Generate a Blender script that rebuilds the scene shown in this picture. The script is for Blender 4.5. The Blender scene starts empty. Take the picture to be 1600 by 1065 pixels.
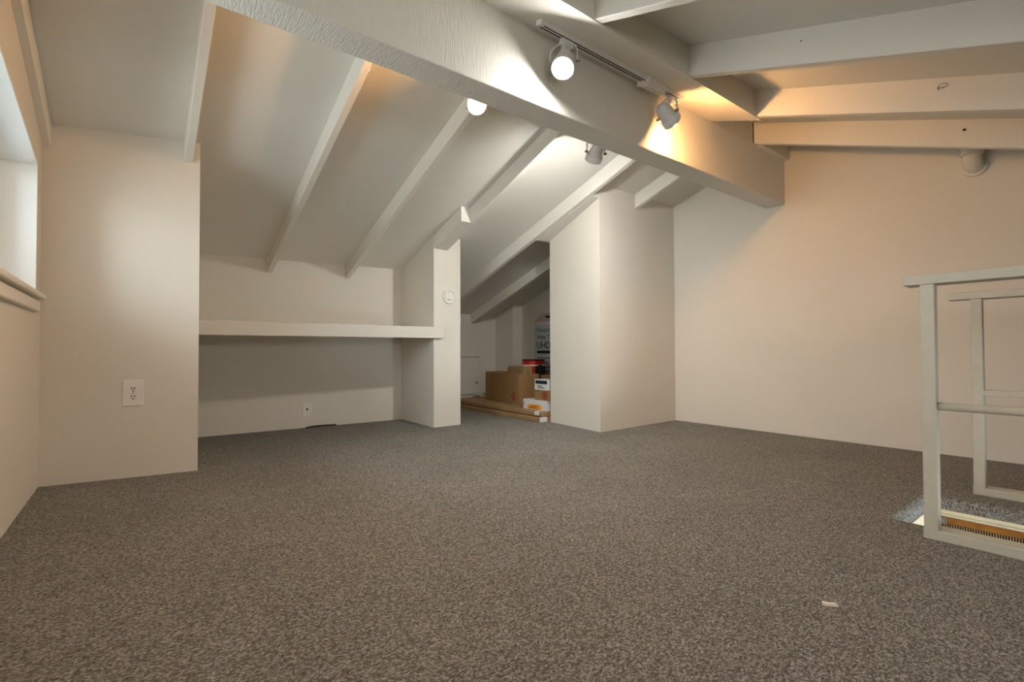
import bpy, bmesh, math, random
from mathutils import Vector, Matrix
random.seed(4)
S = bpy.context.scene
COL = S.collection

# ------------------------------------------------------------------ camera, sky, lights, exposure
cam_d = bpy.data.cameras.new('camera'); cam = bpy.data.objects.new('camera', cam_d); COL.objects.link(cam)
cam_d.sensor_width = 36.0; cam_d.lens = 759.594 / 1600 * 36; cam_d.clip_start = 0.02
R0 = (0.79147604, -0.61119141, -0.00327673)
R1 = (0.00863803, 0.01654629, -0.99982579)
R2 = (0.61113915, 0.79130985, 0.01837549)
cam.matrix_world = Matrix(((R0[0], -R1[0], -R2[0], 0), (R0[1], -R1[1], -R2[1], 0), (R0[2], -R1[2], -R2[2], 0.68), (0, 0, 0, 1)))
S.camera = cam
S.view_settings.view_transform = 'Standard'; S.view_settings.look = 'None'
S.view_settings.gamma = 1.0; S.view_settings.use_curve_mapping = False
S.view_settings.exposure = 0.05
S.cycles.diffuse_bounces = 8; S.cycles.max_bounces = 12; S.cycles.sample_clamp_indirect = 6.0

w = bpy.data.worlds.new('daylight'); S.world = w; w.use_nodes = True
wb = w.node_tree.nodes['Background']; wb.inputs[1].default_value = 5.5
# overcast sky above the horizon, darker ground below it
wn = w.node_tree.nodes; wl = w.node_tree.links
wtc = wn.new('ShaderNodeTexCoord'); wsx = wn.new('ShaderNodeSeparateXYZ'); wmr = wn.new('ShaderNodeMapRange'); wrp = wn.new('ShaderNodeValToRGB')
wmr.inputs['From Min'].default_value = -0.1; wmr.inputs['From Max'].default_value = 0.15
wrp.color_ramp.elements[0].color = (0.13, 0.14, 0.13, 1); wrp.color_ramp.elements[1].color = (0.86, 0.97, 1.0, 1)
wl.new(wtc.outputs['Generated'], wsx.inputs[0]); wl.new(wsx.outputs['Z'], wmr.inputs['Value']); wl.new(wmr.outputs[0], wrp.inputs[0]); wl.new(wrp.outputs[0], wb.inputs[0])

def area(name, loc, target, sx, sy, power, color, spread=180, portal=False):
    d = bpy.data.lights.new(name, 'AREA'); d.shape = 'RECTANGLE'; d.size = sx; d.size_y = sy; d.energy = power; d.color = color
    d.spread = math.radians(spread)
    o = bpy.data.objects.new(name, d); COL.objects.link(o); o.location = loc
    o.rotation_euler = (Vector(target) - Vector(loc)).to_track_quat('-Z', 'Y').to_euler()
    if portal: d.cycles.is_portal = True
    return o
area('window_portal', (-0.66, 2.25, 1.4), (2, 2.25, 1.4), 2.0, 1.0, 1, (1, 1, 1), portal=True)
area('window_daylight', (-0.72, 2.25, 1.38), (1.5, 2.25, 1.30), 1.7, 0.7, 23, (0.80, 0.95, 1.0))
area('room_fill', (0.7, -1.2, 1.18), (2.1, 1.9, 0.5), 1.9, 0.4, 17, (1.0, 0.965, 0.92), 140)  # unseen soft fill added behind the camera to brighten the room
area('stair_daylight', (2.76, -1.1, -0.22), (2.70, 0.6, -0.03), 0.25, 0.25, 3.2, (0.85, 0.95, 1.0), 60)
BULB_WHITE = ((1.0, 0.97, 0.92), 320.0)     # front track
BULB_COOL = ((1.0, 0.97, 0.91), 1000.0)      # behind the beam
BULB_WARM = ((1.0, 0.50, 0.18), 480.0)      # front track
BULB_AMBER = ((1.0, 0.52, 0.20), 880.0)     # behind the beam

# ------------------------------------------------------------------ materials
def mat(name, color, rough=0.6, metal=0.0, bump=0.0, bscale=(200, 200, 200), detail=3, var=0.0, vscale=3.0, spec=0.3):
    m = bpy.data.materials.new(name); m.use_nodes = True
    n = m.node_tree.nodes; l = m.node_tree.links; b = n['Principled BSDF']
    b.inputs['Base Color'].default_value = (*color, 1); b.inputs['Roughness'].default_value = rough
    b.inputs['Metallic'].default_value = metal; b.inputs['Specular IOR Level'].default_value = spec
    tc = n.new('ShaderNodeTexCoord')
    if bump:
        mp = n.new('ShaderNodeMapping'); mp.inputs['Scale'].default_value = bscale
        nz = n.new('ShaderNodeTexNoise'); nz.inputs['Scale'].default_value = 1; nz.inputs['Detail'].default_value = detail
        bp = n.new('ShaderNodeBump'); bp.inputs['Strength'].default_value = bump; bp.inputs['Distance'].default_value = 0.004
        l.new(tc.outputs['Object'], mp.inputs[0]); l.new(mp.outputs[0], nz.inputs['Vector'])
        l.new(nz.outputs['Fac'], bp.inputs['Height']); l.new(bp.outputs[0], b.inputs['Normal'])
    if var:
        nv = n.new('ShaderNodeTexNoise'); nv.inputs['Scale'].default_value = vscale; nv.inputs['Detail'].default_value = 4
        rp = n.new('ShaderNodeValToRGB')
        rp.color_ramp.elements[0].position = 0.3; rp.color_ramp.elements[1].position = 0.7
        rp.color_ramp.elements[0].color = (*[c * (1 - var) for c in color], 1); rp.color_ramp.elements[1].color = (*[min(1, c * (1 + var)) for c in color], 1)
        l.new(tc.outputs['Object'], nv.inputs['Vector']); l.new(nv.outputs['Fac'], rp.inputs[0]); l.new(rp.outputs[0], b.inputs['Base Color'])
    return m
M_wall = mat('wall_paint', (0.72, 0.68, 0.605), 0.6, bump=0.05, bscale=(180, 180, 180), var=0.02, vscale=2)
M_ceil = mat('ceiling_paint', (0.725, 0.715, 0.66), 0.55, bump=0.03, bscale=(120, 120, 120))
M_raft = mat('rafter_paint', (0.75, 0.725, 0.66), 0.5, bump=0.10, bscale=(60, 9, 60))
M_near = mat('near_rafter_paint', (0.75, 0.725, 0.66), 0.5, bump=0.25, bscale=(160, 40, 25), detail=5)
M_beam = mat('rough_sawn_painted_beam', (0.73, 0.715, 0.655), 0.5, bump=0.8, bscale=(190, 26, 14), detail=6)
M_trim = mat('trim_paint', (0.78, 0.74, 0.66), 0.4, bump=0.06, bscale=(60, 60, 60))
M_rail = mat('worn_cream_paint', (0.53, 0.50, 0.415), 0.42, bump=0.12, bscale=(40, 40, 40), var=0.04, vscale=20)
M_reveal = mat('white_reveal_paint', (0.86, 0.88, 0.87), 0.5)
M_white = mat('white_plastic', (0.80, 0.78, 0.73), 0.35)
M_lamp = mat('lamp_enamel', (0.72, 0.71, 0.68), 0.35)
M_dark = mat('black_slot', (0.015, 0.013, 0.012), 0.6)
M_metal = mat('screw_metal', (0.30, 0.28, 0.25), 0.4, metal=0.8)
M_cream = mat('stair_rim_board_paint', (0.80, 0.72, 0.52), 0.5, bump=0.08, bscale=(50, 8, 50), var=0.06, vscale=12)
M_brown = mat('orange_brown_wood', (0.30, 0.125, 0.022), 0.4, bump=0.15, bscale=(60, 6, 60), var=0.3, vscale=18)
M_tooth = mat('slat_wood', (0.36, 0.24, 0.12), 0.5)
M_card = mat('cardboard', (0.29, 0.165, 0.068), 0.8, bump=0.05, bscale=(300, 300, 20), var=0.07, vscale=6)
M_card2 = mat('light_cardboard', (0.32, 0.20, 0.092), 0.8, bump=0.05, bscale=(300, 300, 20), var=0.06, vscale=6)
M_tv = mat('white_printed_cardboard', (0.62, 0.62, 0.60), 0.6)
M_pink = mat('faded_pink_cardboard', (0.50, 0.42, 0.37), 0.7)
M_ink = mat('black_ink', (0.02, 0.02, 0.02), 0.6)
M_teal = mat('teal_ink', (0.02, 0.20, 0.22), 0.6)
M_redink = mat('red_ink', (0.30, 0.015, 0.02), 0.6)
M_redtin = mat('glossy_red', (0.50, 0.02, 0.012), 0.2, spec=0.6)
M_orange = mat('orange_label', (0.85, 0.33, 0.02), 0.6)
M_box = mat('white_carton', (0.66, 0.65, 0.66), 0.6)
M_foam = mat('white_foam', (0.75, 0.73, 0.68), 0.8, bump=0.1, bscale=(200, 200, 200))
M_paper = mat('cream_paper_scrap', (0.80, 0.70, 0.58), 0.8)
M_exterior = mat('stair_well_paint', (0.62, 0.60, 0.56), 0.7)

def carpet_mat(name, dark, mid, light):
    m = bpy.data.materials.new(name); m.use_nodes = True
    n = m.node_tree.nodes; l = m.node_tree.links; b = n['Principled BSDF']
    b.inputs['Roughness'].default_value = 0.95; b.inputs['Specular IOR Level'].default_value = 0.1
    tc = n.new('ShaderNodeTexCoord')
    mp = n.new('ShaderNodeMapping'); mp.inputs['Scale'].default_value = (1.0, 1.35, 1.0)
    vo = n.new('ShaderNodeTexVoronoi'); vo.inputs['Scale'].default_value = 190
    nz = n.new('ShaderNodeTexNoise'); nz.inputs['Scale'].default_value = 115; nz.inputs['Detail'].default_value = 5; nz.inputs['Roughness'].default_value = 0.75
    big = n.new('ShaderNodeTexNoise'); big.inputs['Scale'].default_value = 2.2; big.inputs['Detail'].default_value = 3
    sep = n.new('ShaderNodeSeparateColor')
    ad = n.new('ShaderNodeMath'); ad.operation = 'ADD'
    m1 = n.new('ShaderNodeMath'); m1.operation = 'MULTIPLY_ADD'; m1.inputs[1].default_value = 0.42; 
    m2 = n.new('ShaderNodeMath'); m2.operation = 'MULTIPLY_ADD'; m2.inputs[1].default_value = 0.9; m2.inputs[2].default_value = -0.20
    m3 = n.new('ShaderNodeMath'); m3.operation = 'MULTIPLY_ADD'; m3.inputs[1].default_value = 0.10
    rp = n.new('ShaderNodeValToRGB'); e = rp.color_ramp.elements
    e[0].position = 0.22; e[0].color = (*dark, 1); e[1].position = 0.80; e[1].color = (*light, 1)
    k = e.new(0.50); k.color = (*mid, 1)
    bp = n.new('ShaderNodeBump'); bp.inputs['Strength'].default_value = 0.9; bp.inputs['Distance'].default_value = 0.004
    l.new(tc.outputs['Object'], mp.inputs[0]); l.new(mp.outputs[0], vo.inputs['Vector']); l.new(mp.outputs[0], nz.inputs['Vector'])
    l.new(tc.outputs['Object'], big.inputs['Vector'])
    l.new(vo.outputs['Color'], sep.inputs[0])
    l.new(nz.outputs['Fac'], m2.inputs[0])
    l.new(sep.outputs[0], m1.inputs[0]); l.new(m2.outputs[0], m1.inputs[2])
    l.new(big.outputs['Fac'], m3.inputs[0]); l.new(m1.outputs[0], m3.inputs[2])
    l.new(m3.outputs[0], rp.inputs[0]); l.new(rp.outputs[0], b.inputs['Base Color'])
    l.new(m1.outputs[0], bp.inputs['Height']); l.new(bp.outputs[0], b.inputs['Normal'])
    return m
M_carpet = carpet_mat('grey_loop_carpet', (0.068, 0.066, 0.060), (0.192, 0.184, 0.167), (0.465, 0.45, 0.41))

def emit_mat(name, color, strength):
    m = bpy.data.materials.new(name); m.use_nodes = True; n = m.node_tree.nodes; l = m.node_tree.links
    n.remove(n['Principled BSDF']); e = n.new('ShaderNodeEmission'); e.inputs[0].default_value = (*color, 1); e.inputs[1].default_value = strength
    l.new(e.outputs[0], n['Material Output'].inputs[0]); return m
M_bulbw = emit_mat('lit_white_bulb', *BULB_WHITE); M_bulbo = emit_mat('lit_warm_bulb', *BULB_WARM); M_bulbc = emit_mat('lit_cool_bulb', *BULB_COOL); M_bulba = emit_mat('lit_amber_bulb', *BULB_AMBER)
def glass_mat():
    m = bpy.data.materials.new('window_glass'); m.use_nodes = True; n = m.node_tree.nodes; l = m.node_tree.links
    n.remove(n['Principled BSDF'])
    t = n.new('ShaderNodeBsdfTransparent'); g = n.new('ShaderNodeBsdfGlossy'); g.inputs['Roughness'].default_value = 0.02
    mx = n.new('ShaderNodeMixShader'); f = n.new('ShaderNodeFresnel'); f.inputs[0].default_value = 1.45
    l.new(f.outputs[0], mx.inputs[0]); l.new(t.outputs[0], mx.inputs[1]); l.new(g.outputs[0], mx.inputs[2]); l.new(mx.outputs[0], n['Material Output'].inputs[0])
    return m
M_glass = glass_mat()

# ------------------------------------------------------------------ helpers
def link(name, bm, m, parent=None, smooth=False, loc=None):
    bmesh.ops.recalc_face_normals(bm, faces=bm.faces)
    me = bpy.data.meshes.new(name); bm.to_mesh(me); bm.free(); me.materials.append(m)
    if smooth:
        for p in me.polygons: p.use_smooth = True
    o = bpy.data.objects.new(name, me); COL.objects.link(o)
    if loc is not None:                       # origin at loc, mesh given in world coordinates
        me.transform(Matrix.Translation(-Vector(loc))); o.location = loc
    if parent: 
        o.parent = parent
        o.matrix_parent_inverse = Matrix.Translation(-parent.location) if parent.parent is None else Matrix.Translation(-parent.matrix_world.translation)
    return o
def struct(o): o['kind'] = 'structure'; return o
def tag(o, label, cat, group=None):
    o['label'] = label; o['category'] = cat
    if group: o['group'] = group
    return o
def empty(name, loc, label=None, cat=None, group=None):
    o = bpy.data.objects.new(name, None); COL.objects.link(o); o.location = loc; o.empty_display_size = 0.05
    bpy.context.view_layer.update()
    if label: tag(o, label, cat, group)
    return o
def box(bm, x0, x1, y0, y1, z0, z1, bev=0.0, mtx=None):
    vs = [bm.verts.new(p) for p in ((x0,y0,z0),(x1,y0,z0),(x1,y1,z0),(x0,y1,z0),(x0,y0,z1),(x1,y0,z1),(x1,y1,z1),(x0,y1,z1))]
    fs = [bm.faces.new([vs[i] for i in q]) for q in ((0,3,2,1),(4,5,6,7),(0,1,5,4),(1,2,6,5),(2,3,7,6),(3,0,4,7))]
    if bev:
        r = bmesh.ops.bevel(bm, geom=list({e for f in fs for e in f.edges}), offset=bev, segments=2, affect='EDGES', profile=0.5)
        vs = list({v for f in r['faces'] for v in f.verts} | {v for v in vs if v.is_valid})
    if mtx is not None:
        bmesh.ops.transform(bm, matrix=mtx, verts=[v for v in vs if v.is_valid])
    return vs
def bx(name, m, parent, *a, bev=0.003, mtx=None, loc=None):
    bm = bmesh.new(); box(bm, *a, bev=bev)
    if mtx is not None: bmesh.ops.transform(bm, matrix=mtx, verts=bm.verts)
    return link(name, bm, m, parent, loc=loc)
def prism(bm, bot, top):
    n = len(bot); a = [bm.verts.new(p) for p in bot]; b = [bm.verts.new(p) for p in top]
    bm.faces.new(a[::-1]); bm.faces.new(b)
    for i in range(n): bm.faces.new([a[i], a[(i+1) % n], b[(i+1) % n], b[i]])
def yz(bm, pts, x0, x1): prism(bm, [(x0, y, z) for y, z in pts], [(x1, y, z) for y, z in pts])
def plan(bm, pts, z0, ztop): prism(bm, [(x, y, z0) for x, y in pts], [(x, y, ztop(x, y)) for x, y in pts])
def tube(bm, pts, r, n=10, closed=False):
    pts = [Vector(p) for p in pts]; rings = []
    N = len(pts)
    for i, p in enumerate(pts):
        a = pts[(i - 1) % N] if (closed or i > 0) else p; c = pts[(i + 1) % N] if (closed or i < N - 1) else p
        t = (c - a).normalized(); u = t.orthogonal() if i == 0 else (prev - t * prev.dot(t))
        u.normalize(); prev = u; v = t.cross(u)
        rings.append([bm.verts.new(p + (u * math.cos(2*math.pi*k/n) + v * math.sin(2*math.pi*k/n)) * r) for k in range(n)])
    for i in range(N if closed else N - 1):
        A, B = rings[i], rings[(i + 1) % N]
        for k in range(n): bm.faces.new([A[k], A[(k+1) % n], B[(k+1) % n], B[k]])
    if not closed: bm.faces.new(rings[0][::-1]); bm.faces.new(rings[-1])
def lathe(bm, prof, mtx, n=28, cap=False):
    rings = []
    for r, z in prof:
        if r < 1e-6: rings.append([bm.verts.new(mtx @ Vector((0, 0, z)))])
        else: rings.append([bm.verts.new(mtx @ Vector((r*math.cos(2*math.pi*k/n), r*math.sin(2*math.pi*k/n), z))) for k in range(n)])
    for A, B in zip(rings, rings[1:]):
        for k in range(n):
            a = [A[0]] if len(A) == 1 else [A[k], A[(k+1) % n]]
            b = [B[0]] if len(B) == 1 else [B[(k+1) % n], B[k]]
            if len(a) + len(b) >= 3: bm.faces.new(a + b)
def frame(origin, zdir, xdir=None):
    z = Vector(zdir).normalized(); x = Vector(xdir) if xdir else z.orthogonal()
    x = (x - z * x.dot(z)).normalized(); y = z.cross(x)
    return Matrix(((x.x, y.x, z.x, origin[0]), (x.y, y.y, z.y, origin[1]), (x.z, y.z, z.z, origin[2]), (0, 0, 0, 1)))
def text(name, body, size, m, parent, origin, xdir, ydir, depth=0.0006, sx=1.0):
    c = bpy.data.curves.new(name, 'FONT'); c.body = body; c.size = size; c.extrude = depth; c.resolution_u = 3
    t = bpy.data.objects.new('t', c); COL.objects.link(t); bpy.context.view_layer.update()
    me = bpy.data.meshes.new_from_object(t.evaluated_get(bpy.context.evaluated_depsgraph_get()))
    bpy.data.objects.remove(t); bpy.data.curves.remove(c)
    x = Vector(xdir).normalized(); y = Vector(ydir).normalized(); z = x.cross(y)
    me.transform(Matrix(((x.x*sx, y.x, z.x, origin[0]), (x.y*sx, y.y, z.y, origin[1]), (x.z*sx, y.z, z.z, origin[2]), (0,0,0,1))))
    me.materials.clear(); me.materials.append(m); me.name = name
    o = bpy.data.objects.new(name, me); COL.objects.link(o); o.parent = parent
    o.matrix_parent_inverse = Matrix.Translation(-parent.location)
    return o

# ------------------------------------------------------------------ roof geometry
def zf(y): return 1.83 + 0.335 * (3.43 - y)             # far ceiling underside
def zfr(y): return zf(y) - 0.12                          # far rafter underside
def zn(y): return 2.359 + 0.358 * (y - 1.732)            # near ceiling underside
def znr(y): return zn(y) - 0.155                         # near rafter underside
YR = 1.808
def top(x, y): return (zf(y) if y > YR else zn(y)) + 0.012
XR = 4.11
Y_REAR = -2.6

# ------------------------------------------------------------------ setting
HX0, HX1, HY0, HY1 = 2.40, 2.93, -1.55, 0.612            # stair opening
bm = bmesh.new()
ER = 0.035
for a in ((-0.6, HX0, Y_REAR - .1, 5.7), (HX1 + ER, 4.4, Y_REAR - .1, 5.7), (HX0, HX1 + ER, HY1 + ER, 5.7), (HX0, HX1 + ER, Y_REAR - .1, HY0)):
    box(bm, *a, -0.03, 0.0)
floor = struct(link('floor', bm, M_carpet))
# carpet rolled over the far and end rim of the opening
def roll(axis):
    prof = [(ER, 0.0)] + [(ER - ER * math.sin(t), -ER + ER * math.cos(t)) for t in [math.pi/2*k/6 for k in range(1, 7)]] + [(0, -0.062), (0.012, -0.062), (ER, -0.03)]
    bm = bmesh.new()
    if axis == 'x': prism(bm, [(HX0, HY1 + a, z) for a, z in prof], [(HX1 + ER, HY1 + a, z) for a, z in prof])
    else: prism(bm, [(HX1 + a, HY0, z) for a, z in prof], [(HX1 + a, HY1 + ER, z) for a, z in prof])
    return bm
link('carpet_edge', roll('x'), M_carpet, floor); link('carpet_edge', roll('y'), M_carpet, floor)

bm = bmesh.new()
yz(bm, [(Y_REAR - .1, zn(Y_REAR - .1)), (YR, zn(YR)), (YR, zn(YR) + .06), (Y_REAR - .1, zn(Y_REAR - .1) + .06)], -0.45, 4.3)
yz(bm, [(YR, zn(YR)), (1.88, zf(1.88)), (5.7, zf(5.7)), (5.7, zf(5.7) + .06), (YR, zn(YR) + .06)], -0.45, 4.3)
ceiling = struct(link('ceiling', bm, M_ceil))

beam = bx('ridge_beam', M_beam, ceiling, -0.40, XR + .01, 1.732, 1.884, 1.84, 2.206, bev=0.006)
beam['label'] = 'deep rough-sawn painted ridge beam'
def raft_far(x0, x1, y0, y1):
    bm = bmesh.new(); yz(bm, [(y0, zfr(y0)), (y1, zfr(y1)), (y1, zf(y1) + .01), (y0, zf(y0) + .01)], x0, x1)
    bmesh.ops.bevel(bm, geom=bm.edges[:], offset=0.003, segments=1, affect='EDGES')
    return link('rafter', bm, M_raft, ceiling)
raft_far(-0.400, -0.353, 1.884, 3.42)
raft_far(0.205, 0.247, 1.884, 3.33)
raft_far(0.868, 0.910, 1.884, 4.52)
raft_far(1.524, 1.568, 1.884, 4.52)
raft_far(2.170, 2.214, 1.884, 3.37)
raft_far(2.905, 2.950, 1.884, 5.44)
raft_far(3.508, 3.554, 1.884, 5.44)
def header(x0, x1, y0, y1):
    bm = bmesh.new(); yz(bm, [(y0, zfr(y0) - .002), (y1, zfr(y1) - .002), (y1, zf(y1) + .01), (y0, zf(y0) + .01)], x0, x1)
    return link('boxed_header', bm, M_raft, ceiling)
header(2.081, 2.214, 3.365, 4.5)
header(2.952, 3.11, 2.735, 3.44)
for x0, yt in ((0.19, 1.41), (0.86, 1.41), (1.533, 1.41), (2.233, 1.41), (2.946, 1.41), (3.61, 1.733)):
    bm = bmesh.new(); yz(bm, [(Y_REAR, znr(Y_REAR)), (yt, znr(yt)), (yt, zn(yt) + .01), (Y_REAR, zn(Y_REAR) + .01)], x0, x0 + 0.045)
    bmesh.ops.bevel(bm, geom=bm.edges[:], offset=0.003, segments=1, affect='EDGES')
    link('near_rafter', bm, M_near, ceiling)
bm = bmesh.new(); yz(bm, [(1.40, znr(1.40) - .004), (1.74, znr(1.74) - .004), (1.74, zn(1.74) + .01), (1.40, zn(1.40) + .01)], -0.40, 3.023)
link('soffit_board', bm, M_near, ceiling)
bm = bmesh.new(); yz(bm, [(1.876, zfr(1.876) - .03), (2.22, zfr(2.22)), (2.22, zf(2.22) + .01), (1.876, zf(1.876) + .01)], -0.40, XR)
link('soffit_board', bm, M_raft, ceiling)
bx('blocking', M_near, ceiling, 3.0, 3.612, 1.738, 1.87, 2.200, 2.37, bev=0.002)
bx('blocking', M_near, ceiling, 3.655, XR, 1.69, 1.87, 2.190, 2.35, bev=0.004)

# left wall with its deep window opening
WY0, WY1, WZ0 = 1.30, 3.205, 0.962
def whead(y): return 1.585 + 0.19 * (3.156 - y)
X0, X1 = -0.62, -0.386
bm = bmesh.new()
yz(bm, [(Y_REAR, 0), (3.6, 0), (3.6, WZ0), (Y_REAR, WZ0)], X0, X1)
yz(bm, [(WY1, WZ0), (3.6, WZ0), (3.6, zf(3.6)), (WY1, zf(WY1))], X0, X1)
yz(bm, [(Y_REAR, WZ0), (WY0, WZ0), (WY0, zn(WY0)), (Y_REAR, zn(Y_REAR))], X0, X1)
yz(bm, [(WY0, whead(WY0)), (WY1, whead(WY1)), (WY1, zf(WY1)), (YR, zf(YR)), (WY0, zn(WY0))], X0, X1)
struct(link('wall_left', bm, M_wall))
# window: lining, frame, mullion, pane, stool and apron
win = struct(empty('window_1', (-0.5, 2.25, WZ0)))
bm = bmesh.new()
t = 0.014
yz(bm, [(WY1 - t, WZ0), (WY1 - .001, WZ0), (WY1 - .001, whead(WY1)), (WY1 - t, whead(WY1))], -0.60, X1 + .006)
yz(bm, [(WY0 + .001, WZ0), (WY0 + t, WZ0), (WY0 + t, whead(WY0)), (WY0 + .001, whead(WY0))], -0.60, X1 + .006)
yz(bm, [(WY0, whead(WY0) - t), (WY1, whead(WY1) - t), (WY1, whead(WY1) - .001), (WY0, whead(WY0) - .001)], -0.60, X1 + .006)
link('window_lining', bm, M_reveal, win)
bm = bmesh.new()
def bar(ya, yb, a, b): yz(bm, [(ya, a(ya)), (yb, a(yb)), (yb, b(yb)), (ya, b(ya))], -0.565, -0.515)
bar(WY0 + t, WY1 - t, lambda y: WZ0, lambda y: WZ0 + .05)
bar(WY0 + t, WY1 - t, lambda y: whead(y) - t - .05, lambda y: whead(y) - t)
for ya in (WY0 + t, 2.22, WY1 - t - .05): bar(ya, ya + .05, lambda y: WZ0 + .05, lambda y: whead(y) - t - .05)
link('window_frame', bm, M_reveal, win)
bm = bmesh.new(); yz(bm, [(WY0 + t, WZ0 + .03), (WY1 - t, WZ0 + .03), (WY1 - t, whead(WY1) - t - .03), (WY0 + t, whead(WY0) - t - .03)], -0.543, -0.538)
link('glass_pane', bm, M_glass, win)
bm = bmesh.new(); box(bm, -0.60, X1 + 0.036, WY0 - .06, 3.262, 0.930, 0.956, bev=0.008); link('window_stool', bm, M_trim, win)
bm = bmesh.new(); box(bm, X1 - .005, X1 + 0.020, WY0 - .05, 3.225, 0.868, 0.922, bev=0.007); link('window_apron', bm, M_trim, win)

def wall(name, pts, m=None, z0=-0.02):
    bm = bmesh.new(); plan(bm, pts, z0, top); return struct(link(name, bm, m or M_wall))
wall('wall_left_return', [(-0.40, 3.398), (0.281, 3.296), (0.281, 4.62), (-0.40, 4.62)])
wall('wall_recess_back', [(0.25, 4.565), (2.085, 4.472), (2.085, 4.60), (0.25, 4.66)])
wall('wall_partition', [(2.073, 3.812), (2.352, 3.820), (2.352, 5.5), (2.073, 5.5)])
bm = bmesh.new()
plan(bm, [(3.028, 2.733), (XR + .03, 2.752), (XR + .03, 2.85), (3.14, 2.85), (3.20, 3.42), (3.098, 3.42)], -0.02, top)
struct(link('wall_closet', bm, M_wall))
wall('wall_right', [(4.098, 5.6), (4.110, 2.75), (4.112, 1.74), (4.128, Y_REAR), (4.27, Y_REAR), (4.27, 5.6)])
wall('wall_closet_jog', [(3.936, 5.08), (4.12, 5.08), (4.12, 5.6), (3.915, 5.6)])
wall('wall_closet_back', [(2.30, 5.45), (4.2, 5.45), (4.2, 5.58), (2.30, 5.58)])
wall('wall_rear', [(-0.6, Y_REAR - .1), (4.3, Y_REAR - .1), (4.3, Y_REAR), (-0.6, Y_REAR)])
# stair well under the opening
bm = bmesh.new()
box(bm, HX0 - .08, HX0, HY0 - .05, HY1 + .05, -2.2, -0.03)
box(bm, HX1 + .02, HX1 + .10, HY0 - .05, HY1 + .05, -2.2, -0.04)
box(bm, HX0, HX1 + .02, HY1 + .02, HY1 + .10, -2.2, -0.04)
box(bm, HX0, HX1 + .02, HY0 - .08, HY0, -2.2, -0.03)
box(bm, HX0 - .08, HX1 + .1, HY0 - .08, HY1 + .1, -2.26, -2.2)
struct(link('wall_stairwell', bm, M_exterior))
bm = bmesh.new()
box(bm, HX1 - .006, HX1 + .022, HY0, HY1 + .02, -0.073, -0.056, bev=.003)
box(bm, HX1 - .002, HX1 + .022, HY0, HY1 + .02, -0.087, -0.075, bev=.002)
struct(link('trim_1', bm, M_cream))
struct(bx('trim_2', M_cream, None, HX0, HX1, HY1 - .006, HY1 + .022, -0.115, -0.060, bev=.003))

# ------------------------------------------------------------------ built-in shelf
sh = empty('built_in_shelf', (1.2, 3.8, 0.79), 'long white built-in desk shelf with a deep front edge, spanning the wall recess', 'shelf')
bm = bmesh.new(); plan(bm, [(0.283, 3.80), (2.07, 3.80), (2.07, 4.466), (0.283, 4.558)], 0.848, lambda x, y: 0.872)
link('shelf_board', bm, M_wall, sh)
bx('front_edge', M_wall, sh, 0.283, 2.155, 3.779, 3.806, 0.786, 0.884, bev=0.003)

# ------------------------------------------------------------------ access hatch at the back of the closet
hatch = struct(bx('door_1', M_wall, None, 3.20, 3.632, 5.432, 5.449, 0.095, 0.585, bev=0.003, loc=(3.4, 5.44, 0.1)))
bx('door_gap', M_dark, hatch, 3.19, 3.637, 5.4445, 5.4495, 0.088, 0.590, bev=0)
bm = bmesh.new(); lathe(bm, [(0.0, 0.035), (0.012, 0.034), (0.017, 0.026), (0.014, 0.016), (0.007, 0.010), (0.007, 0), (0, 0)], frame((3.585, 5.433, 0.25), (0, -1, 0)), 14)
link('door_knob', bm, M_metal, hatch, True)
bm = bmesh.new()
for a in ((3.637, 3.66, .08, .61), (3.17, 3.66, .590, .612)): box(bm, a[0], a[1], 5.440, 5.452, a[2], a[3])
struct(link('trim_3', bm, M_wall))

# ------------------------------------------------------------------ wall outlets and detector ring
ang = math.atan2(3.296 - 3.398, 0.281 + 0.40)
OM = Matrix.Translation((-0.011, 3.3395, 0.4545)) @ Matrix.Rotation(ang, 4, 'Z')   # outlet frame: x along wall, -y into room
ot = empty('power_outlet', (-0.011, 3.3395, 0.383), 'cream duplex power outlet plate on the wall below and right of the window', 'outlet')
bx('cover_plate', M_white, ot, -0.045, 0.045, -0.007, 0.003, -0.070, 0.070, bev=0.003, mtx=OM)
for dz in (0.020, -0.022):
    bm = bmesh.new(); lathe(bm, [(0, 0.0), (0.0165, 0.0), (0.0175, -0.002), (0.0175, -0.006)], OM @ frame((0, -0.0095, dz), (0, -1, 0), (1, 0, 0)), 20)
    bm.faces.ensure_lookup_table()
    rc = link('receptacle', bm, M_white, ot)
    for k in ((-0.0065, 0.0045, .0022, .0045), (0.0065, 0.0045, .0022, .0040), (0, -0.0085, .0030, .0030)):
        bx('slot', M_dark, rc, k[0]-k[2], k[0]+k[2], -0.0106, -0.0085, dz+k[1]-k[3], dz+k[1]+k[3], bev=0.0007, mtx=OM)
bm = bmesh.new(); lathe(bm, [(0, 0), (0.003, 0), (0.0036, -0.002)], OM @ frame((0, -0.0085, -0.001), (0, -1, 0)), 10); link('screw', bm, M_metal, ot)

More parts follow.
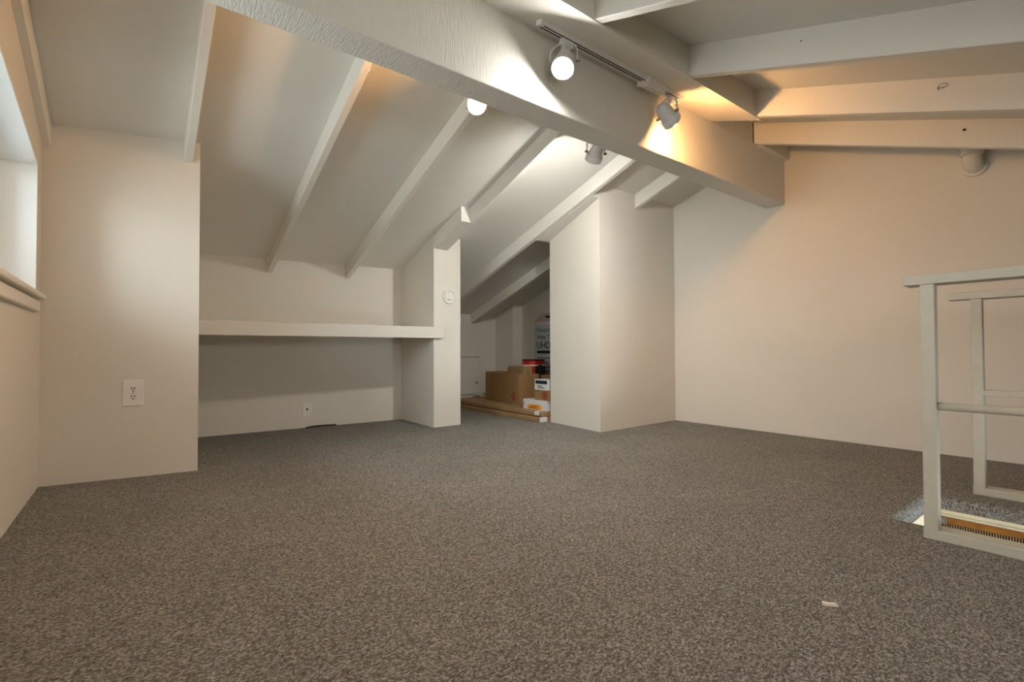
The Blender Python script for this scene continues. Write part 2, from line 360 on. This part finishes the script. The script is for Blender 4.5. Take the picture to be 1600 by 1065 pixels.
jy = 4.516
jk = empty('cable_jack', (1.196, jy, 0.093), 'small pale wall plate with one dark hole, low in the recess under the shelf', 'outlet')
JM = Matrix.Translation((1.196, jy, 0.158)) @ Matrix.Rotation(math.atan2(4.472 - 4.565, 1.835), 4, 'Z')
bx('cover_plate', M_white, jk, -0.037, 0.037, -0.006, 0.006, -0.062, 0.062, bev=0.0025, mtx=JM)
bm = bmesh.new(); lathe(bm, [(0, 0), (0.009, 0), (0.0095, -0.002)], JM @ frame((0.001, -0.0075, 0.004), (0, -1, 0)), 12); link('cable_hole', bm, M_dark, jk)
for dz in (0.045, -0.045):
    bm = bmesh.new(); lathe(bm, [(0, 0), (0.0032, 0), (0.004, -0.002)], JM @ frame((0, -0.0072, dz), (0, -1, 0)), 10); link('screw', bm, M_white, jk)

DC = (2.226, 3.816, 1.166)
dr = empty('detector_ring', DC, 'round white detector mounting ring on the narrow end of the partition wall', 'detector')
DM = frame(DC, (0, -1, 0), (1, 0, 0))
bm = bmesh.new(); lathe(bm, [(0.069, 0.0), (0.068, 0.016), (0.063, 0.021), (0.056, 0.018), (0.053, 0.006), (0, 0.006)], DM, 36); link('mounting_ring', bm, M_white, dr, False)
bm = bmesh.new(); lathe(bm, [(0.046, 0.006), (0.045, 0.013), (0.0, 0.0145)], DM, 36); link('base_disc', bm, M_white, dr)
for s in ((0, 0.034), (-0.014, 0.033), (0.014, 0.033), (0, -0.036)):
    bm = bmesh.new(); lathe(bm, [(0, 0.0165), (0.005, 0.0160), (0.005, 0.012)], DM @ Matrix.Translation((s[0], -s[1], 0)), 10); link('slot_boss', bm, M_metal, dr)

# ------------------------------------------------------------------ guard rails around the stair opening
def guard(x, label, pipe):
    g = empty('guard_rail', (x, 0.49, 0), label, 'railing', 'guard rails beside the stair opening')
    for yp in (0.490, -1.45): bx('post', M_rail, g, x, x + .042, yp - .041, yp, 0.032, 0.912, bev=0.003)
    bx('top_rail', M_rail, g, x - .004, x + .085, -1.53, 0.538 if pipe else 0.570, 0.911, 0.946, bev=0.003)
    bx('base_plate', M_rail, g, x, x + .076, -1.50, 0.492, 0.0, 0.036, bev=0.003)
    if pipe:
        bm = bmesh.new(); tube(bm, [(x + .022, 0.452, 0.474), (x + .022, -0.4, 0.474), (x + .022, -1.46, 0.474)], 0.0145, 16)
        link('pipe_rail', bm, M_rail, g, True)
    else: bx('middle_rail', M_rail, g, x + .004, x + .04, -1.46, 0.455, 0.461, 0.488, bev=0.003)
guard(2.249, 'nearer cream guard rail with a round pipe middle rail, beside the opening', True)
guard(3.096, 'farther cream guard rail with a flat wooden middle rail, in front of the right wall', False)

# slatted brown board just under the rim of the opening
sl = empty('slatted_board', (HX1, -0.4, -0.15), 'orange-brown wooden board with a comb-like slatted lower edge inside the stair opening', 'board')
bm = bmesh.new(); box(bm, HX1 - .010, HX1 + .018, -1.5, 0.598, -0.114, -0.088, bev=0.002); link('board', bm, M_brown, sl)
bm = bmesh.new(); box(bm, HX1 + .008, HX1 + .018, -1.5, 0.606, -0.20, -0.113); link('dark_backing', bm, M_dark, sl)
bm = bmesh.new(); y = 0.600
while y > -1.5:
    box(bm, HX1 - .006, HX1 + .008, y - .0042, y, -0.195, -0.113); y -= 0.0085
o = link('slats', bm, M_tooth, sl); o['kind'] = 'stuff'
bx('metal_bracket', M_metal, sl, HX1 - .014, HX1 - .008, 0.555, 0.592, -0.118, -0.090, bev=0.002)['label'] = 'grey metal corner bracket'

# ------------------------------------------------------------------ track lights
def track(name, x0, x1, y, zfun, slope, label, gap=None):
    t = empty(name, ((x0 + x1) / 2, y, zfun(y)), label, 'light track', 'light tracks along the ridge beam')
    a = math.atan(slope)
    base = Matrix.Translation((0, y, zfun(y))) @ Matrix.Rotation(a, 4, 'X')
    runs = [(x0, x1)]
    bx('channel', M_lamp, t, x0, x1, -0.020, 0.020, -0.020, 0.002, bev=0.0015, mtx=base)
    for sy in (-0.0130, 0.0130):
        bx('slot', M_dark, t, x0 + .02, x1 - .015, sy - .0048, sy + .0048, -0.0212, -0.016, bev=0, mtx=base)
    for sx in (-1, 1):
        xx = x0 if sx < 0 else x1
        bx('end_cap', M_white, t, xx - .004, xx + .004, -0.019, 0.019, -0.022, 0.003, bev=0.001, mtx=base)
    if gap:
        bm = bmesh.new(); box(bm, gap - .085, gap + .075, -0.034, 0.034, -0.044, 0.002, bev=0.006, mtx=base)
        c = link('feed_connector', bm, M_lamp, t); c['label'] = 'boxy feed connector with a pale clip'
        bx('connector_clip', M_white, c, gap - .092, gap - .080, -0.040, 0.040, -0.047, 0.002, bev=0.002, mtx=base)
    return base
tb1 = track('light_track', 1.423, 2.520, 1.630, lambda y: znr(y) - .004, 0.358, 'white light track on the board in front of the ridge beam', 2.265)
tb2 = track('light_track', 1.15, 2.62, 2.10, zfr, -0.335, 'white light track behind the ridge beam, mostly hidden by it')

def spot(rim, axis, adapter_x, base, bulb, label, rec=0.0, pivot_back=0.055):
    rim = Vector(rim); ax = Vector(axis).normalized()
    top_pt = base @ Vector((adapter_x, 0, -0.02))
    r = empty('track_spotlight', top_pt, label, 'spotlight', 'adjustable track spotlights')
    bm = bmesh.new(); box(bm, adapter_x - .034, adapter_x + .034, -0.016, 0.016, -0.052, -0.0216, bev=0.004, mtx=base)
    box(bm, adapter_x - .017, adapter_x + .017, -0.014, 0.014, -0.070, -0.050, bev=0.003, mtx=base)
    link('adapter', bm, M_lamp, r)
    piv = rim - ax * pivot_back
    side = ax.cross(Vector((0, 0, 1))).normalized()
    stem0 = base @ Vector((adapter_x, 0, -0.068))
    yt = piv + Vector((0, 0, 0.092)); hw = 0.064
    # neck between the adapter and the top of the yoke
    bm = bmesh.new(); tube(bm, [stem0 + Vector((0, 0, .004)), (stem0 + yt) / 2, yt], 0.0065, 10); link('swivel_stem', bm, M_lamp, r, True)
    # U-shaped strap
    path = [piv + side * hw, piv + side * hw + Vector((0, 0, .035))]
    for k in range(0, 9):
        a = math.pi * k / 8; path.append(piv + side * (hw * math.cos(a)) + Vector((0, 0, .046 + .046 * math.sin(a))))
    path += [piv - side * hw + Vector((0, 0, .035)), piv - side * hw]
    bm = bmesh.new(); fw = ax - Vector((0, 0, ax.z)); fw.normalize(); wv = fw * 0.006; prev = None
    for i, p in enumerate(path):
        tdir = (path[min(i+1, len(path)-1)] - path[max(i-1, 0)]).normalized(); nrm = tdir.cross(fw).normalized() * 0.0015
        ring = [bm.verts.new(q) for q in (p - wv - nrm, p + wv - nrm, p + wv + nrm, p - wv + nrm)]
        if prev:
            for k in range(4): bm.faces.new([prev[k], prev[(k+1) % 4], ring[(k+1) % 4], ring[k]])
        else: bm.faces.new(ring[::-1])
        prev = ring
    bm.faces.new(prev); link('yoke', bm, M_lamp, r)
    F = frame(rim, ax)
    prof = [(0, -.132), (.013, -.131), (.026, -.124), (.035, -.112), (.0395, -.096), (.041, -.080), (.041, -.046), (.0440, -.042), (.0525, -.038), (.0535, -.004), (.0520, 0), (.0495, 0),
            (.0485, -.034), (.0465, -.040), (.0390, -.080), (.033, -.108), (.013, -.127), (0, -.128)]
    bm = bmesh.new(); lathe(bm, prof, F, 32); link('lamp_hood', bm, M_lamp, r, True)
    bm = bmesh.new(); lathe(bm, [(0, .020 - rec)] + [(.044 * math.sin(t), -.024 - rec + .044 * math.cos(t)) for t in [math.pi * k / 10 for k in range(1, 7)]] + [(.022, -.066 - rec), (.014, -.080 - rec), (.014, -.115), (0, -.115)], F, 18)
    link('bulb', bm, bulb, r, True)['label'] = 'lit white bulb' if bulb in (M_bulbw, M_bulbc) else 'lit warm bulb'
    for s in (-1, 1):
        bm = bmesh.new(); lathe(bm, [(0, .010), (.007, .009), (.008, .002), (.008, -.010)], frame(piv + side * s * (hw + .002), side * s), 12); link('knob', bm, M_metal, r)
    return r
spot((1.534, 1.600, 1.967), (-.47, -.33, -.82), 1.600, tb1, M_bulbw, 'glowing white spotlight on the front track, its bare bulb facing the camera')
spot((2.375, 1.588, 1.955), (.84, -.08, -.53), 2.440, tb1, M_bulbo, 'grey-hooded spotlight at the far end of the front track, throwing warm light on the beam')
spot((1.385, 2.085, 1.953), (-.75, -.60, -.30), 1.430, tb2, M_bulba, 'glowing orange spotlight behind the ridge beam, half hidden by its lower edge')
spot((2.300, 2.125, 1.885), (.24, .68, -.69), 2.270, tb2, M_bulbc, 'pale spotlight hood hanging below the ridge beam and aimed down at the closet', rec=.009)

# ------------------------------------------------------------------ vent pipe elbow by the right wall, hooks in the rafters
pe = empty('pipe_elbow', (4.06, 0.615, 1.78), 'white painted plastic pipe elbow under the ceiling beside the right wall', 'pipe')
bm = bmesh.new(); pth = [(4.045, .615, 1.98), (4.045, .615, 1.865)] + [(4.045 + .055 * (1 - math.cos(a)), .615, 1.865 - .055 * math.sin(a)) for a in [math.pi/2*k/6 for k in range(1, 7)]] + [(4.14, .615, 1.81)]
tube(bm, pth, 0.046, 20); link('elbow', bm, M_wall, pe, True)
bm = bmesh.new(); tube(bm, [(4.045, .615, 1.93), (4.045, .615, 1.862)], 0.053, 20); link('collar', bm, M_wall, pe, False)
bm = bmesh.new(); tube(bm, [(4.098, .615, 1.81), (4.120, .615, 1.81)], 0.062, 20); link('wall_flange', bm, M_wall, pe, False)

sh_ = empty('screw_eye', (2.946, 0.560, 1.889), 'small dark screw eye with a loop on the middle near rafter', 'hook')
bm = bmesh.new(); tube(bm, [(2.95, .56, 1.887), (2.936, .558, 1.888), (2.930, .556, 1.888)], .0035, 8); link('shank', bm, M_metal, sh_)
bm = bmesh.new(); tube(bm, [(2.930 - .004*math.sin(a), .540 - .016*math.cos(a), 1.892 + .007*math.sin(a)) for a in [2*math.pi*k/14 for k in range(14)]], .0016, 6, True); link('loop', bm, M_metal, sh_)
nl = empty('nail_stub', (3.610, .578, 1.886), 'dark nail stub in the lowest near rafter close to the right wall', 'nail')
bm = bmesh.new(); lathe(bm, [(0, .010), (.006, .009), (.007, .005), (.003, .004), (.003, -.01)], frame((3.610, .578, 1.886), (-1, 0, 0)), 10); link('nail', bm, M_dark, nl)
nl = empty('nail_stub', (2.233, .866, 1.993), 'tiny nail head in the wide pale near rafter at the top of the view', 'nail')
bm = bmesh.new(); lathe(bm, [(0, .004), (.003, .004), (.0035, .001), (.002, -.01)], frame((2.233, .866, 1.993), (-1, 0, 0)), 10); link('nail', bm, M_metal, nl)

# ------------------------------------------------------------------ floor scraps
bm = bmesh.new()
rs = [(-.020, -.003), (-.012, .006), (-.004, .004), (.004, .008), (.015, .004), (.019, -.004), (.008, -.007), (-.006, -.006), (-.013, -.009)]
prism(bm, [(1.459 + a * .62 + b * .5, .517 - a * .78 + b, .001) for a, b in rs], [(1.459 + a * .62 + b * .5, .517 - a * .78 + b, .006 + .003 * math.sin(9e2 * a)) for a, b in rs])
tag(link('paper_scrap', bm, M_paper, loc=(1.459, .517, .001)), 'tiny torn cream paper scrap lying on the open carpet near the guard rail', 'scrap')
bm = bmesh.new(); tube(bm, [(1.178, 4.478, .004), (1.21, 4.492, .007), (1.26, 4.502, .008), (1.34, 4.501, .008), (1.445, 4.497, .005)], .0065, 8)  # black tube standing in for the dark gap under the lifted carpet edge
tag(link('carpet_gap', bm, M_dark, smooth=True, loc=(1.3, 4.497, 0)), 'short black strip added as the dark gap under the carpet edge, along the foot of the recess wall', 'carpet_gap')

# ------------------------------------------------------------------ things stored in the closet
def ring_mark(parent, c, r, m=M_redink):
    # flat printed bullseye on a face looking to -x
    F = frame(c, (-1, 0, 0), (0, -1, 0))
    bm = bmesh.new()
    n = 28
    for ra, rb in ((r * .68, r),):
        A = [bm.verts.new(F @ Vector((ra*math.cos(2*math.pi*k/n), ra*math.sin(2*math.pi*k/n), .0012))) for k in range(n)]
        B = [bm.verts.new(F @ Vector((rb*math.cos(2*math.pi*k/n), rb*math.sin(2*math.pi*k/n), .0012))) for k in range(n)]
        for k in range(n): bm.faces.new([A[k], B[k], B[(k+1) % n], A[(k+1) % n]])
    C = [bm.verts.new(F @ Vector((r*.36*math.cos(2*math.pi*k/n), r*.36*math.sin(2*math.pi*k/n), .0012))) for k in range(n)]
    bm.faces.new(C)
    return bm
# two long flat cartons on the closet floor
f1 = empty('flat_carton', (3.4, 4.2, 0), 'long flat brown carton lying lowest on the closet floor', 'carton', 'flat cartons on the closet floor')
bx('carton', M_card2, f1, 2.985, 3.85, 3.43, 5.06, 0.0, 0.044, bev=0.006)
bx('end_cap', M_box, f1, 2.982, 3.06, 3.424, 3.446, 0.004, 0.050, bev=0.003)['label'] = 'white crumpled end wrap'
f2 = empty('flat_carton', (3.45, 4.2, .053), 'long flat brown carton lying on top of the lowest flat carton', 'carton', 'flat cartons on the closet floor')
bx('carton', M_card2, f2, 3.018, 3.86, 3.45, 5.10, 0.050, 0.094, bev=0.006)
bx('end_cap', M_box, f2, 3.004, 3.05, 3.49, 3.55, 0.058, 0.096, bev=0.004)['label'] = 'white tape patch'
# big open cardboard box
C = Vector((3.215, 4.045, 0.0955)); th = math.radians(6)
BM = Matrix.Translation(C) @ Matrix.Rotation(-th, 4, 'Z')       # local x to the right/back, local y away
bb = empty('cardboard_box', C, 'large open brown cardboard box with a red bullseye mark, on the flat cartons', 'box')
Wb, Lb, Hb, tk = 0.26, 0.74, 0.325, 0.006
def bpart(name, m, par, *a, bev=0.0015): return bx(name, m, par, *a, bev=bev, mtx=BM)
bpart('side_panel', M_card, bb, 0, tk, 0, Lb, 0, Hb); bpart('side_panel', M_card, bb, Wb - tk, Wb, 0, Lb, 0, Hb)
bpart('end_panel', M_card, bb, tk, Wb - tk, 0, tk, 0, Hb); bpart('end_panel', M_card, bb, tk, Wb - tk, Lb - tk, Lb, 0, Hb + .006)
bpart('bottom_panel', M_card, bb, tk, Wb - tk, tk, Lb - tk, 0, tk)
bm = ring_mark(bb, (0, .105, .082), .043); bmesh.ops.transform(bm, matrix=BM, verts=bm.verts); link('printed_mark', bm, M_redink, bb)
bm = bmesh.new(); tube(bm, [(Wb - .03, .56, Hb - .01), (Wb - .05, .52, Hb + .008), (Wb - .02, .46, Hb + .010), (Wb - .03, .40, Hb - .01)], .008, 8); bmesh.ops.transform(bm, matrix=BM, verts=bm.verts)
# crumpled packing paper peeking over the rim
link('packing_paper', bm, M_card2, bb, True)
# a smaller carton standing in the big box
ib = empty('inner_carton', (3.36, 4.35, .1025), 'smaller brown carton standing inside the large open cardboard box', 'box')
IM = Matrix.Translation((3.335, 4.075, .103)) @ Matrix.Rotation(-th, 4, 'Z')
bx('carton_body', M_card2, ib, 0, .115, 0.05, .375, 0, .395, bev=.002, mtx=IM)
bx('carton_flap', M_card, ib, -.004, .0, .33, .376, .30, .376, bev=.001, mtx=IM)
bx('tape_strip', M_card, ib, .03, .085, .049, .0505, .20, .372, bev=0, mtx=IM)
# second brown box behind
b2 = empty('cardboard_box', (3.66, 4.05, .0955), 'plain brown cardboard box behind the large open one, under the black tool case', 'box')
bx('box_body', M_card, b2, 3.53, 3.84, 3.66, 4.47, .0955, .405, bev=.003)
bx('box_flap', M_card2, b2, 3.525, 3.531, 3.70, 4.20, .30, .407, bev=.001)
# red tin on the brown box
rt = empty('red_tin', (3.66, 4.33, .4055), 'glossy red round tin with a black lid rim, standing behind the inner carton', 'tin')
RM = Matrix.Translation((3.66, 4.33, .406))
bm = bmesh.new(); lathe(bm, [(0, 0), (.128, 0), (.132, .004), (.132, .145), (.128, .150), (0, .150)], RM, 30); link('tin_body', bm, M_redtin, rt, False)
bm = bmesh.new(); lathe(bm, [(.120, .150), (.134, .150), (.136, .152), (.136, .160), (.132, .164), (.0, .162)], RM, 30); link('lid', bm, M_dark, rt, False)
bm = bmesh.new(); lathe(bm, [(.1325, .090), (.1335, .091), (.1335, .104), (.1325, .105)], RM, 30); link('highlight_band', bm, M_paper, rt, False)['label'] = 'pale band painted as a highlight'  # pale ring puts the highlight on the tin into its colour
# black case on brown box
bc = empty('black_case', (3.60, 4.13, .4055), 'small black case on the brown box, right of the red tin', 'case')
bx('case_body', M_dark, bc, 3.56, 3.63, 4.085, 4.185, .4058, .500, bev=.006)
bx('handle', M_dark, bc, 3.585, 3.605, 4.11, 4.16, .500, .512, bev=.003)
# white carton with orange label, brown box, white printed box: a stack
wc = empty('white_carton', (3.06, 3.6, .0955), 'white carton with an orange label at the foot of the small stack', 'box')
bx('carton_body', M_box, wc, 3.075, 3.30, 3.455, 3.80, .0945, .192, bev=.003)
bm = bmesh.new(); pts = [(3.74, .105), (3.55, .100), (3.52, .118), (3.53, .143), (3.57, .150), (3.72, .143)]
prism(bm, [(3.0748, y, z) for y, z in pts], [(3.0738, y, z) for y, z in pts]); link('orange_label', bm, M_orange, wc)
bm = bmesh.new()
for k in range(3): box(bm, 3.0726, 3.0740, 3.58, 3.71 - .02 * k, .110 + .012 * k, .114 + .012 * k)
link('printed_lines', bm, M_ink, wc)
bx('green_sticker', mat('green_sticker', (.20, .24, .06), .6), wc, 3.0738, 3.0750, 3.775, 3.79, .140, .156, bev=0)
sb = empty('small_carton', (3.08, 3.5, .1925), 'small brown carton with a red bullseye mark, on the white carton', 'box')
bx('carton_body', M_card, sb, 3.09, 3.29, 3.432, 3.645, .1925, .292, bev=.003)
bm = ring_mark(sb, (3.0895, 3.490, .240), .036); link('printed_mark', bm, M_redink, sb)
pb = empty('printed_box', (3.09, 3.53, .2925), 'small white box with a black printed stripe, topmost of the small stack', 'box')
bx('box_body', M_box, pb, 3.085, 3.27, 3.45, 3.635, .2925, .395, bev=.002)
bx('black_stripe', M_ink, pb, 3.0838, 3.0856, 3.452, 3.620, .352, .384, bev=0)
bm = bmesh.new()
for k in range(2): box(bm, 3.0836, 3.0852, 3.49 + .03 * k, 3.59, .312 + .016 * k, .319 + .016 * k)
link('printed_lines', bm, M_ink, pb)
# foam bar near the hatch
fb = empty('foam_bar', (3.45, 5.2, .0955), 'white foam packing bar lying behind the large open box near the hatch', 'foam')
bx('foam_body', M_foam, fb, 3.46, 3.75, 5.10, 5.33, .095, .135, bev=.008); bx('foam_end', M_foam, fb, 3.40, 3.47, 5.00, 5.08, .095, .118, bev=.008)
# television carton leaning by the right wall
tv = empty('television_carton', (4.02, 4.3, 0), 'tall white printed television carton standing on edge against the closet side wall', 'box')
bx('carton_body', M_tv, tv, 3.985, 4.085, 3.60, 4.71, 0.0, 1.030, bev=.003)
bm = bmesh.new(); prism(bm, [(3.985, 4.705, 1.028), (3.985, 3.62, 1.028), (4.02, 3.75, 1.135), (4.02, 4.60, 1.135)], [(3.991, 4.705, 1.028), (3.991, 3.62, 1.028), (4.026, 3.75, 1.135), (4.026, 4.60, 1.135)])
link('top_flap', bm, M_pink, tv)
bx('hand_hole', M_dark, tv, 3.996, 4.0, 4.38, 4.50, 1.075, 1.10, bev=0)
bx('printed_panel', mat('grey_print_panel', (.50, .51, .52), .6), tv, 3.9835, 3.9855, 3.65, 4.685, .06, .985, bev=0)
xd, yd = (0, -1, 0), (0, 0, 1)
text('printed_text', 'Hisense', .082, M_teal, tv, (3.982, 4.642, .900), xd, yd)
text('printed_text', 'Roku', .070, M_ink, tv, (3.982, 4.628, .815), xd, yd)
text('printed_text', 'TV', .070, M_ink, tv, (3.982, 4.448, .815), xd, yd)
text('printed_text', 'UHD-4K', .118, M_ink, tv, (3.982, 4.645, .698), xd, yd)
bm = bmesh.new()
for z, l in ((.65, .50), (.635, .42), (.575, .50), (.52, .18), (.465, .50), (.415, .30)):
    box(bm, 3.982, 3.984, 4.64 - l, 4.64, z, z + (.020 if z > .62 else .010))
link('printed_lines', bm, M_ink, tv)
